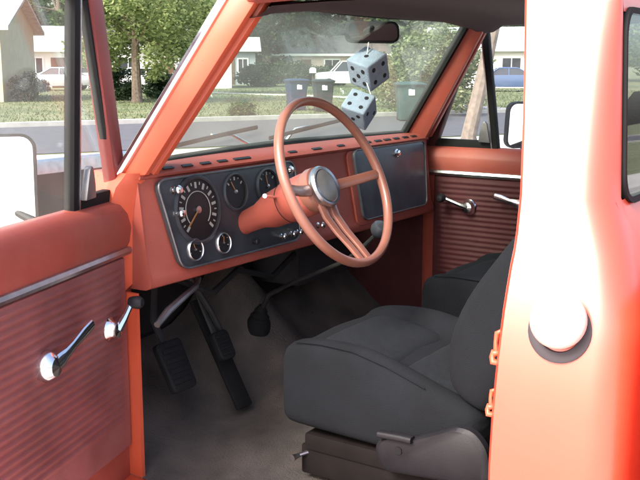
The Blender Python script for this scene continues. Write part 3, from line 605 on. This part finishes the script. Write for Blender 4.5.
# ------------------------------------------------------------------ seats
def make_seat(cx, rz, zoff=0.0):
    root = None
    # cushion: sections from front to back. outline (dx, z) half widths with side bolsters
    def outline(w, zt, zb, bol, tuck):
        P = [(-w + tuck, zb), (-w - .002, zb + .04), (-w - .004, (zt + zb) / 2 + .01), (-w - .003, zt - .030), (-w + .004, zt + bol * .6 - .004), (-w + .026, zt + bol), (-w + .060, zt + bol * .75), (-w + .095, zt - .012), (-w * .30, zt - .006)]
        return P + [(0, zt - .002)] + [(-x, z) for x, z in reversed(P)]
    secs = [(-.314, .222, .760, .660, -.012, .012), (-.308, .236, .806, .625, -.004, .006), (-.312, .241, .832, .608, .000, .005), (-.345, .243, .846, .604, .002, .005), (-.42, .242, .842, .602, .018, .005), (-.52, .243, .826, .600, .040, .005), (-.62, .243, .800, .598, .045, .005), (-.72, .243, .772, .598, .036, .005), (-.82, .240, .755, .600, .016, .005), (-.87, .235, .735, .610, .005, .005)]
    b = MB(); rings = [[(cx + dx, y, z + zoff) for dx, z in outline(w, zt, zb, bo, tk)] for y, w, zt, zb, bo, tk in secs]
    b.loft(rings)
    cu = b.build('bucket_seat', 'seat_fabric', TR, smooth=60, subd=2)
    # lighter insert panels between the bolsters, with a stitched gap between thigh and rear panel
    tab = [(-y, (w, zt)) for y, w, zt, zb, bo, tk in secs[2:]]
    def top(y): return lerp_tab([(a, c[1]) for a, c in tab], -y)
    for ya, yb in ((-.365, -.590), (-.602, -.800)):
        b = MB(); rows = []
        for f, dz in ((0, -.020), (.04, -.004), (.14, .003), (.5, .007), (.86, .003), (.96, -.004), (1, -.020)):
            y = ya + (yb - ya) * f; rows.append([(cx + g_ * .158, y, top(y) + dz + e_ + zoff) for g_, e_ in ((-1, -.022), (-.97, -.006), (-.85, 0), (0, .002), (.85, 0), (.97, -.006), (1, -.022))])
        b.quad_grid(rows); b.build('cushion_insert', 'seat_insert', cu, smooth=60, subd=1)
    for s in (-1,):   # piping along the outer top edge of the near bolster
        b = MB(); b.tube([(cx + s * (w - .004), y, zt + bo * .6 + .0 + zoff) for y, w, zt, zb, bo, tk in secs[3:8]], .0016, 6); b.build('piping', 'seat_fabric', cu)
    # backrest, leaning back
    lean = R(25); e = Vector((0, -math.sin(lean), math.cos(lean))); nb = Vector((0, math.cos(lean), math.sin(lean)))
    o0 = Vector((cx, -.828, .765 + zoff))
    def bo(w, tf, tb, bol):
        P = [(-w + .02, -tb), (-w - .012, -tb * .4), (-w - .012, tf * .3), (-w + .004, tf + bol * .8), (-w + .032, tf + bol), (-w + .065, tf + bol * .5), (-w + .10, tf - .012), (-w * .3, tf - .008)]
        return P + [(0, tf - .006)] + [(-x, y) for x, y in reversed(P)]
    secs = [(-.01, .205, .045, .055, .0), (.02, .225, .068, .065, .012), (.10, .236, .082, .068, .040), (.22, .240, .082, .065, .050), (.34, .236, .072, .062, .036), (.45, .222, .068, .058, .020), (.54, .195, .058, .052, .008), (.59, .160, .045, .042, 0), (.605, .11, .020, .022, 0)]
    b = MB(); b.loft([[o0 + Vector((x, 0, 0)) + e * h + nb * y for x, y in bo(w, tf, tb, bl)] for h, w, tf, tb, bl in secs])
    b.build('backrest', 'seat_fabric', cu, smooth=60, subd=2)
    b = MB(); b.quad_grid([[o0 + Vector((f * (w - .09), 0, 0)) + e * h + nb * (y) for f, y in ((-1, tf - .014), (-.9, tf + .000), (0, tf + .004), (.9, tf + .000), (1, tf - .014))] for h, w, tf, tb, bl in secs[2:7]]); b.build('backrest_insert', 'seat_insert', cu, smooth=60, subd=1)
    b = MB(); b.loft([[o0 + Vector((x, 0, 0)) + e * h + nb * y for x, y in rrect(w, t, t * .8, 4)] for h, w, t in ((.62, .09, .03), (.64, .12, .045), (.72, .125, .05), (.78, .11, .04), (.79, .08, .02))]); b.build('headrest', 'seat_fabric', cu, smooth=60)
    # hinge cover on the outer side
    for s in (-1, 1):
        P = round_poly([(-.600, .640), (-.645, .672), (-.70, .672), (-.77, .705), (-.815, .730), (-.860, .727), (-.895, .690), (-.905, .60), (-.62, .575)], .03, 4)
        x0 = cx + s * .247
        b = MB(); b.loft([[(x0, y, z + zoff) for y, z in P], [(x0 + s * .020, y, z + zoff) for y, z in P], [(x0 + s * .028, -.76 + (y + .76) * .92, .66 + (z - .66) * .88 + zoff) for y, z in P]])
        hc = b.build('hinge_cover', 'plastic_dark', cu, smooth=40)
        b = MB(); b.lathe((x0 + s * .029, -.672, .640 + zoff), (s, 0, 0), [(.010, -.002), (.010, .002), (0, .002)], 10); b.build('screw_hole', 'rubber', hc)
        if s < 0:
            b = MB(); b.loft([[(x0 - .03 + q[0], -.62 - t, .672 + zoff + .004 * math.sin(t * 20) + q[1]) for q in rrect(.012, .008, .006, 3)] for t in (0, .03, .06, .09)]); b.build('recline_lever', 'plastic_dark', hc)
    # base
    b = MB(); b.box((cx, -.61, .578 + zoff), (.225, .245, .022)); b.box((cx - .20, -.61, .525), (.018, .26, .040)); b.box((cx + .20, -.61, .525), (.018, .26, .040)); b.box((cx, -.40, .52), (.20, .012, .035)); b.box((cx, -.82, .52), (.20, .012, .035))
    bs = b.build('seat_base', 'seat_base', cu, bevel=.006)
    b = MB(); b.tube([(cx - .21, -.372, .545), (cx - .235, -.355, .540), (cx - .262, -.352, .540)], [.006, .006, .009], 8); b.build('slide_lever', 'dull_chrome', bs)
    return cu
make_seat(-.385, 0); make_seat(.385, 0, .03)

# ------------------------------------------------------------------ rear-view mirror
MC = Vector((.072, -.155, 1.645)); mn = Vector((-.62, -.77, .15)).normalized(); mx_ = Vector((0, 0, 1)).cross(mn).normalized(); my_ = mn.cross(mx_).normalized()
mrp = lambda p, h, s=1: MC + mx_ * p[0] * s + my_ * p[1] * s + mn * h
o_ = rrect(.088, .033, .022, 5); i_ = rrect(.081, .027, .018, 5)
b = MB(); b.quad_grid([[mrp(p, .006) for p in i_], [mrp(p, .011) for p in i_], [mrp(p, .009) for p in o_], [mrp(p, -.008) for p in o_], [mrp(p, -.022, .75) for p in o_], [mrp(p, -.026, .2) for p in o_]], closed_u=True)
b.tube([MC - mn * .02, MC - mn * .05 + Vector((0, .02, .01)), ws(.06, .90, -.002)], .008, 8)
RM = b.build('rear_view_mirror', 'rubber', TR)
b = MB(); b.loft([[mrp(p, .004) for p in i_], [mrp(p, .0075) for p in i_]]); b.build('mirror_glass', 'mirror_glass', RM, smooth=0)
b = MB(); b.lathe(MC - mx_ * .09, -mx_, [(.010, -.004), (.010, .012), (.006, .018), (0, .02)], 12); b.build('day_night_tab', 'rubber', RM)

# ------------------------------------------------------------------ plush dice hanging from the mirror
PIPS = {1: [(0, 0)], 2: [(-.5, -.5), (.5, .5)], 3: [(-.5, -.5), (0, 0), (.5, .5)], 4: [(-.5, -.5), (.5, .5), (-.5, .5), (.5, -.5)], 5: [(-.5, -.5), (.5, .5), (-.5, .5), (.5, -.5), (0, 0)], 6: [(-.5, -.55), (-.5, 0), (-.5, .55), (.5, -.55), (.5, 0), (.5, .55)]}
def die(c, h, rot, faces, label, top):
    c = Vector(c); M = rot
    b = MB(); b.box((0, 0, 0), (h, h, h), M=M)
    me_o = b.build('plush_die', 'plush', None, smooth=60, bevel=h * .17, seg=4); me_o.location = c
    tag(me_o, label, 'fuzzy die', 'fuzzy dice on the mirror')
    for ax_, val in faces:
        a = Vector(ax_); e1 = Vector((a.y, a.z, a.x)); e2 = a.cross(e1)
        for px, py in PIPS[val]:
            p = MB(); p.lathe(M @ (a * h * .985 + e1 * px * h * .95 + e2 * py * h * .95), M @ a, [(h * .17, 0), (h * .165, h * .035), (h * .08, h * .05), (0, h * .05)], 14); p.build('pip', 'pip', me_o)
    p = MB(); d = Vector(top) - c; p.tube([M @ Vector((h * .8, h * .8, h * .9)) * .95, d * .5 + Vector((.004, 0, 0)), d], .0018, 6); p.build('cord', 'cord', me_o)
f3 = -_f; r3 = _r; u3 = _u
def rotm(ax1, ax3):     # columns: local x -> ax1, local z -> ax3
    z = ax3.normalized(); x = (ax1 - z * ax1.dot(z)).normalized(); y = z.cross(x); return Matrix((x, y, z)).transposed()
r1 = rotm(r3 * .76 + f3 * .52 + u3 * -.5, u3 * .72 + f3 * .66 - r3 * .16)
die((.060, -.150, 1.533), .046, r1, [((0, 0, 1), 1), ((1, 0, 0), 4), ((0, -1, 0), 5), ((0, 1, 0), 2), ((-1, 0, 0), 3), ((0, 0, -1), 6)], 'upper plush die with one pip on top, hanging below mirror', MC + Vector((0, 0, -.03)))
r2 = rotm(r3 * .88 + f3 * .30 + u3 * -.38, f3 * .80 + u3 * .50 - r3 * .10)
die((.006, -.150, 1.409), .041, r2, [((0, 0, 1), 4), ((1, 0, 0), 2), ((0, -1, 0), 3), ((0, 1, 0), 5), ((-1, 0, 0), 1), ((0, 0, -1), 6)], 'lower plush die showing four pips, just above the wheel rim', MC + Vector((-.02, 0, -.03)))

# ================================================================== BACKGROUND THINGS
import numpy as np
def leaf_mesh(name, clumps, per, size, m, parent, seed, flat=1.0):
    g = np.random.default_rng(seed); vs = []
    for (c, r) in clumps:
        k = int(per); p = g.normal(size=(k, 3)); p /= np.linalg.norm(p, axis=1)[:, None]; p *= (g.random((k, 1)) ** .45) * r; p[:, 2] *= .8; p += np.array(c)
        a = g.normal(size=(k, 3)); a[:, 2] *= .5; a /= np.linalg.norm(a, axis=1)[:, None]; t = g.normal(size=(k, 3)); t[:, 2] -= .5
        q = np.cross(a, t); q /= np.linalg.norm(q, axis=1)[:, None]; s = size * (.6 + .8 * g.random((k, 1)))
        quad = np.stack([p - a * s, p - q * s * .5, p + a * s, p + q * s * .5], 1); vs.append(quad.reshape(-1, 3))
    v = np.concatenate(vs); n = len(v) // 4; me = bpy.data.meshes.new(name); me.from_pydata(v.tolist(), [], np.arange(n * 4).reshape(n, 4).tolist()); me.materials.append(MATS[m])
    o = bpy.data.objects.new(name, me); COL.objects.link(o); o.parent = parent; return o
def tree(x, y, h, rx, zc, rz, m, label, group=None, trunk_r=.18, bark='bark', lean=(0, 0), nclump=46, per=170, size=.16, name='leafy_tree', seed=1, branch=6, cat='tree'):
    T = thing(name, label, cat, (x, y, 0), 0, group); g = random.Random(seed)
    b = MB(); top = Vector((lean[0], lean[1], zc)); mid = top * .5 + Vector((g.uniform(-.1, .1), g.uniform(-.1, .1), 0))
    b.tube([(0, 0, -.1), (0, 0, .15), mid * .5, mid, top * .8, top], [trunk_r * 1.5, trunk_r * 1.15, trunk_r, trunk_r * .85, trunk_r * .6, trunk_r * .35], 10); tk = b.build('trunk', bark, T)
    cl = []
    for k in range(nclump):
        while True:
            p = Vector((g.uniform(-1, 1), g.uniform(-1, 1), g.uniform(-1, 1)))
            if .25 < p.length < 1: break
        cl.append(((top.x + p.x * rx, top.y + p.y * rx, zc + p.z * rz + (h - zc - rz) * .0), rx * g.uniform(.18, .36)))
    for k in range(branch):
        c = Vector(cl[k][0]); s = mid.lerp(top, g.uniform(.2, .9)); l = MB(); l.tube([s, s.lerp(c, .5) + Vector((0, 0, .15)), c], [trunk_r * .35, trunk_r * .22, trunk_r * .08], 6); l.build('limb', bark, tk)
    leaf_mesh('crown', cl, per, size, m, T, seed)
    return T
def ray_xy(px, dist):     # map bearing in picture -> place on the ground
    d = _f + _r * (px - 320) / 950; d.z = 0; d.normalize(); return (-2.54 + d.x * dist, -1.70 + d.y * dist)
x, y = ray_xy(142, 41); tree(x, y, 8, 3.0, 3.7, 3.1, 'leaf_bright', 'bright green leafy tree with low crown across the street', trunk_r=.20, nclump=78, per=300, size=.09, seed=11)
x, y = ray_xy(200, 52); tree(x, y, 9, 3.0, 5.0, 3.4, 'leaf_bright', 'green tree behind and right of the bright low-crowned tree', 'trees across the street', nclump=60, per=280, size=.12, seed=12)
far = [(-40, 92, 5.0, 'leaf_dark', 'dark tree behind the tan house at far left'), (22, 88, 4.5, 'leaf_mid', 'green tree rising behind the white house at left'), (70, 80, 4.6, 'leaf_mid', 'green tree seen between the vent window bars'), (120, 96, 5.5, 'leaf_dark', 'dark tree far behind the bright low-crowned tree'),
       (225, 98, 5.0, 'leaf_mid', 'far tree just right of the driver-side windshield pillar'), (262, 88, 5.2, 'leaf_dark', 'dark far tree above the grey house'), (300, 96, 5.6, 'leaf_dark', 'dark far tree above the rubbish bins'), (338, 104, 5.8, 'leaf_mid', 'far tree left of the white van'), (378, 98, 5.6, 'leaf_dark', 'far tree behind the rear-view mirror'), (418, 92, 5.4, 'leaf_mid', 'far tree behind the upper right of the windshield'), (455, 86, 5.0, 'leaf_pale', 'pale far tree beside the passenger-side pillar'), (500, 95, 5.5, 'leaf_mid', 'far tree seen through the passenger vent window'), (545, 100, 5.6, 'leaf_mid', 'far tree hidden mostly by the cab rear post'), (640, 95, 6.0, 'leaf_mid', 'far tree beyond the cab rear window')]
for i, (px, dist, r_, m, lab) in enumerate(far):
    x, y = ray_xy(px, dist); zc = 6.2 + (i * 37 % 5) * .5; tree(x, y, 12, r_, zc, zc - 1.3, m, lab, 'far trees behind the houses', trunk_r=.3, nclump=64, per=150, size=.24, seed=20 + i, branch=4)
# near tree by the kerb, seen through the passenger vent window
x, y = ray_xy(466, 19.5); tree(x, y, 9, 3.4, 6.2, 2.6, 'leaf_pale', 'pale slanting tree trunk seen through passenger vent window', trunk_r=.135, bark='pale_bark', lean=(.9, -.9), nclump=46, per=150, size=.12, seed=51, name='street_tree')
def shrub(px, dist, r_, h, m, label, seed, group=None, per=150, size=.08, name='shrub'):
    x, y = ray_xy(px, dist); T = thing(name, label, 'shrub', (x, y, 0), 0, group); g = random.Random(seed)
    b = MB()
    for k in range(4): a = k * 1.6; b.tube([(0, 0, -.05), (math.cos(a) * r_ * .25, math.sin(a) * r_ * .25, h * .4), (math.cos(a) * r_ * .5, math.sin(a) * r_ * .5, h * .75)], [.04, .03, .012], 6)
    b.build('stem', 'bark', T)
    cl = []
    for k in range(34):
        a = g.random() * 6.28; q = math.sqrt(g.random()); zz = h * (.12 + .80 * g.random()) ; f = math.sqrt(max(.05, 1 - (zz / h) ** 2.2)); cl.append(((math.cos(a) * r_ * q * f, math.sin(a) * r_ * q * f, zz * .92), r_ * .28))
    leaf_mesh('foliage', cl, per, size, m, T, seed)
shrub(36, 43, .85, 1.35, 'leaf_grey', 'round grey clipped bush in front of the white house', 61, per=170, size=.05, name='round_bush')
shrub(424, 30, 1.7, 2.7, 'leaf_pale', 'tall pale shrub behind the right-hand rubbish bin', 62, per=170, size=.07)
shrub(446, 33, 1.8, 3.1, 'leaf_pale', 'pale shrub against the passenger-side windshield pillar', 63, per=170, size=.07)
shrub(400, 36, 1.6, 2.3, 'leaf_pale', 'pale shrub right of the hanging dice', 64, per=170, size=.07)
shrub(118, 44, 1.1, 1.5, 'leaf_dark', 'dark bush at the foot of the bright tree', 65, per=150, size=.07)
shrub(165, 46, 1.1, 1.2, 'leaf_dark', 'dark bush beside the white car under the tree', 66, per=150, size=.07)
shrub(262, 70, 1.8, 1.6, 'leaf_dark', 'dark hedge bush right of the grey house', 67, per=130, size=.12)
shrub(292, 72, 2.0, 1.8, 'leaf_dark', 'dark hedge bush behind the blue rubbish bin', 68, per=130, size=.12)
shrub(322, 74, 1.8, 1.5, 'leaf_dark', 'dark hedge bush behind the grey rubbish bin', 69, per=130, size=.12)
shrub(243, 29.5, .55, .42, 'leaf_mid', 'low weedy clump on the verge across the street', 70, per=60, size=.05, name='weed_clump')

def house(px, dist, w, d, h, rh, wall, roof, label, rz, windows, door=None, over=.45):
    x, y = ray_xy(px, dist); T = thing('house', label, 'house', (x, y, 0), rz)
    b = MB(); b.box((0, 0, h / 2 - .1), (w / 2, d / 2, h / 2 + .1)); b.poly([(-w / 2, -d / 2, h), (-w / 2, d / 2, h), (-w / 2, 0, h + rh * .92)]); b.poly([(w / 2, -d / 2, h), (w / 2, d / 2, h), (w / 2, 0, h + rh * .92)]); b.build('wall', wall, T, smooth=0)
    b = MB(); W2, D2 = w / 2 + over, d / 2 + over; e = rh * over / (d / 2)
    pr = [(-D2, h - e), (0, h + rh), (D2, h - e), (D2, h - e - .12), (0, h + rh - .13), (-D2, h - e - .12)]
    b.loft([[(-W2, p[0], p[1]) for p in pr], [(W2, p[0], p[1]) for p in pr]]); ro = b.build('roof', roof, T, smooth=0)
    for s in (-1, 1): b = MB(); b.box((0, s * (D2 + .015), h - e - .07), (W2, .015, .10)); b.build('fascia', 'white_trim', ro)
    for wx, wz, ww, wh in windows:
        f = MB()
        for a, c in (((wx - ww / 2, wz), (.05, wh / 2 + .05)), ((wx + ww / 2, wz), (.05, wh / 2 + .05)), ((wx, wz - wh / 2), (ww / 2, .05)), ((wx, wz + wh / 2), (ww / 2, .05)), ((wx, wz), (.025, wh / 2))): f.box((a[0], -d / 2 - .02, a[1]), (c[0], .05, c[1]))
        wi = f.build('window', 'white_trim', T, smooth=0); f = MB(); f.box((wx, -d / 2 + .005, wz), (ww / 2, .02, wh / 2)); f.build('pane', 'pane', wi, smooth=0)
    if door is not None:
        f = MB(); f.box((door, -d / 2 - .02, 1.02), (.46, .04, 1.02)); dr = f.build('door', 'door_brown', T, bevel=.01); f = MB(); f.lathe((door + .36, -d / 2 - .06, 1.0), (0, -1, 0), [(.03, 0), (.03, .03), (.045, .05), (.03, .08), (0, .085)], 10); f.build('handle', 'chrome', dr)
    return T
face = lambda px: math.atan2(_f.y - .0, _f.x) - math.atan((px - 320) / 950) - math.pi / 2       # long side towards the viewer
house(-70, 47, 9.0, 7, 3.3, 1.3, 'wall_tan', 'roof_pale', 'tan house with pale eaves at the far left', face(-22) - .25, [(-1.5, 1.6, 1.2, 1.1), (1.2, 1.6, 1.2, 1.1)], door=-3.2)
house(42, 72, 9.5, 7, 2.8, 1.5, 'wall_white', 'roof_pale', 'white house behind the round grey bush', face(42) + .2, [(-2.6, 1.5, 1.4, 1.1), (-.5, 1.5, 1.0, 1.1), (2.4, 1.5, 1.4, 1.1)], door=1.0)
house(172, 68, 8.5, 7, 2.9, 1.3, 'wall_white', 'roof_dark', 'white house behind the bright tree, dark roofed', face(172), [(-2.5, 1.5, 1.3, 1.1), (2.3, 1.5, 1.3, 1.1)], door=0)
house(232, 80, 4.2, 6, 2.9, .9, 'wall_grey', 'roof_pale', 'small grey house with pale roof beyond the lawn', face(232), [(-1.2, 1.5, .8, 1.1), (1.1, 1.5, .8, 1.1)], door=0)
house(300, 92, 16, 8, 2.7, 1.6, 'wall_pink', 'roof_dark', 'long low dark-roofed house far behind the bins', face(300), [(-5, 1.5, 1.4, 1.1), (-2, 1.5, 1.2, 1.1), (3, 1.5, 1.4, 1.1), (6, 1.5, 1.2, 1.1)], door=.6)
house(505, 70, 11, 7, 2.8, 1.4, 'wall_white', 'roof_pale', 'white house seen through the passenger window', face(505), [(-3, 1.5, 1.3, 1.1), (0, 1.5, 1.3, 1.1), (3.2, 1.5, 1.3, 1.1)], door=1.6)

def bin_(px, dist, m, label, rz, sx_=1.0):
    x, y = ray_xy(px, dist); T = thing('wheeled_bin', label, 'rubbish bin', (x, y, 0), rz, 'wheeled rubbish bins')
    w0, w1 = .25 * sx_, .31 * sx_; b = MB()
    b.loft([[(p[0], p[1], z) for p in rrect(w, w * 1.1, .06, 4)] for z, w in ((.04, w0 * .96), (.08, w0), (.60, (w0 + w1) / 2), (.96, w1), (.97, w1 + .03), (1.01, w1 + .03))]); b.build('body', m, T, smooth=40)
    b = MB(); b.loft([[(p[0], p[1] * 1.05 - .01, z) for p in rrect(w, w * 1.1, .06, 4)] for z, w in ((1.012, w1 + .045), (1.03, w1 + .045), (1.07, w1 * .9), (1.085, w1 * .5))]); b.build('lid', m, T, smooth=30)
    b = MB(); b.tube([(-.22, w1 * 1.25, .98), (-.22, w1 * 1.45, 1.0), (.22, w1 * 1.45, 1.0), (.22, w1 * 1.25, .98)], .016, 8); b.build('handle', m, T)
    for s in (-1, 1): b = MB(); b.lathe((s * w0 * .9, w0 * 1.1, .115), (s, 0, 0), [(0, -.03), (.10, -.03), (.115, -.01), (.115, .02), (.10, .035), (0, .035)], 18); b.build('wheel', 'tyre', T)
    b = MB(); b.box((.02, -(w0 + w1) / 2 * 1.1 - .035, .80), (.085, .008, .075), M=Matrix.Rotation(R(-7), 3, 'X')); b.box((-.02, -(w0 + w1) / 2 * 1.1 - .042, .84), (.04, .006, .05), M=Matrix.Rotation(R(-7), 3, 'X')); b.build('sticker', 'sticker', T)
bin_(297, 33.2, 'bin_blue', 'blue rubbish bin, left one of the pair', face(297) + .25, 1.08)
bin_(323, 32.2, 'bin_grey', 'dark grey rubbish bin, right one of the pair', face(323) + .1, 1.08)
bin_(407, 27.0, 'bin_green', 'greenish rubbish bin with pale lid near the passenger pillar', face(407) + .1, 1.25)

CARP = [(-2.15, .52, .72, .62, .80), (-2.05, .34, .86, .78, .88), (-1.55, .30, .93, .86, .90), (-.9, .28, .97, .89, .90), (0, .27, .98, .90, .90), (.9, .28, .97, .89, .90), (1.5, .30, .93, .86, .88), (2.0, .33, .88, .78, .82), (2.15, .48, .74, .62, .75)]
def car(px, dist, m, label, rz, tall=0.0, off=0.0):
    x, y = ray_xy(px, dist); T = thing('parked_car', label, 'car', (x, y, off), rz, 'cars parked across the street')
    b = MB(); b.loft([[(xx, -wb, z0), (xx, -wt, (z0 + z1) / 2), (xx, -wt * .97, z1 + tall * .3), (xx, wt * .97, z1 + tall * .3), (xx, wt, (z0 + z1) / 2), (xx, wb, z0)] for xx, z0, z1, wb, wt in CARP]); b.build('body', m, T, smooth=30, bevel=.03)
    h = 1.42 + tall; zb = .95 + tall * .3; G = [(-1.65 if tall > .2 else -1.35, 1.0 if tall < .2 else .7), ]
    xr0, xr1, xt0, xt1 = (-1.95, 1.0, -1.75, .35) if tall > .2 else (-1.45, 1.05, -.85, .30)
    b = MB(); b.loft([[(xr0, -.80, zb), (xr1, -.80, zb), (xr1, .80, zb), (xr0, .80, zb)], [(xt0, -.66, h - .05), (xt1, -.66, h - .05), (xt1, .66, h - .05), (xt0, .66, h - .05)]]); b.build('window_glass', 'pane', T, smooth=0, bevel=.03)
    b = MB(); b.loft([[(xt0 - .06, -.70, h - .07), (xt1 + .07, -.70, h - .07), (xt1 + .07, .70, h - .07), (xt0 - .06, .70, h - .07)], [(xt0 + .05, -.62, h), (xt1 - .08, -.62, h), (xt1 - .08, .62, h), (xt0 + .05, .62, h)]]); rf = b.build('roof', m, T, bevel=.02)
    for s in (-1, 1):
        for (a, c) in (((xr0, zb), (xt0, h - .06)), ((xr1, zb), (xt1, h - .06)), ((-.25, zb), (-.25, h - .06))): b = MB(); b.tube([(a[0], s * .81, a[1]), (c[0], s * .675, c[1])], .04, 6); b.build('pillar', m, rf)
    for sx_ in (-1.32, 1.32):
        for s in (-1, 1):
            b = MB(); b.lathe((sx_, s * .80, .32), (0, s, 0), [(.19, -.10), (.30, -.10), (.32, -.05), (.32, .06), (.30, .10), (.19, .09)], 22); wl = b.build('wheel', 'tyre', T); b = MB(); b.lathe((sx_, s * .80, .32), (0, s, 0), [(.195, .085), (.15, .06), (.05, .09), (0, .09)], 18); b.build('rim', 'dull_chrome', wl)
    for s in (-1, 1):
        b = MB(); b.box((2.09, s * .58, .68), (.05, .14, .06)); b.build('headlight', 'lamp', T, bevel=.02); b = MB(); b.box((-2.08, s * .62, .72), (.05, .10, .08)); b.build('tail_light', 'tail_red', T, bevel=.02)
    return T
car(345, 69, 'car_white', 'white van parked beyond the lawn, left of the upper die', face(353) + math.pi + .15, .42)
car(152, 56, 'car_white', 'white car parked under the bright green tree', face(152) + .3)
car(66, 62, 'car_silver', 'silver car parked before the white house at left', face(66) + math.pi - .2)
car(506, 58, 'car_blue', 'blue car seen through the passenger vent window', face(506) + .1)
x, y = ray_xy(313, 62); MBX = thing('mailbox', 'white mailbox on a post above the paired bins', 'mailbox', (x, y, 0), face(313))
b = MB(); b.box((0, 0, .5), (.05, .05, .52)); b.build('post', 'door_brown', MBX); b = MB(); b.loft([[(p[0], yy, 1.2 + p[1]) for p in [(-.22, -.16), (.22, -.16), (.22, .06), (.16, .16), (0, .2), (-.16, .16), (-.22, .06)]] for yy in (-.32, .32)]); b.build('box', 'white_trim', MBX)
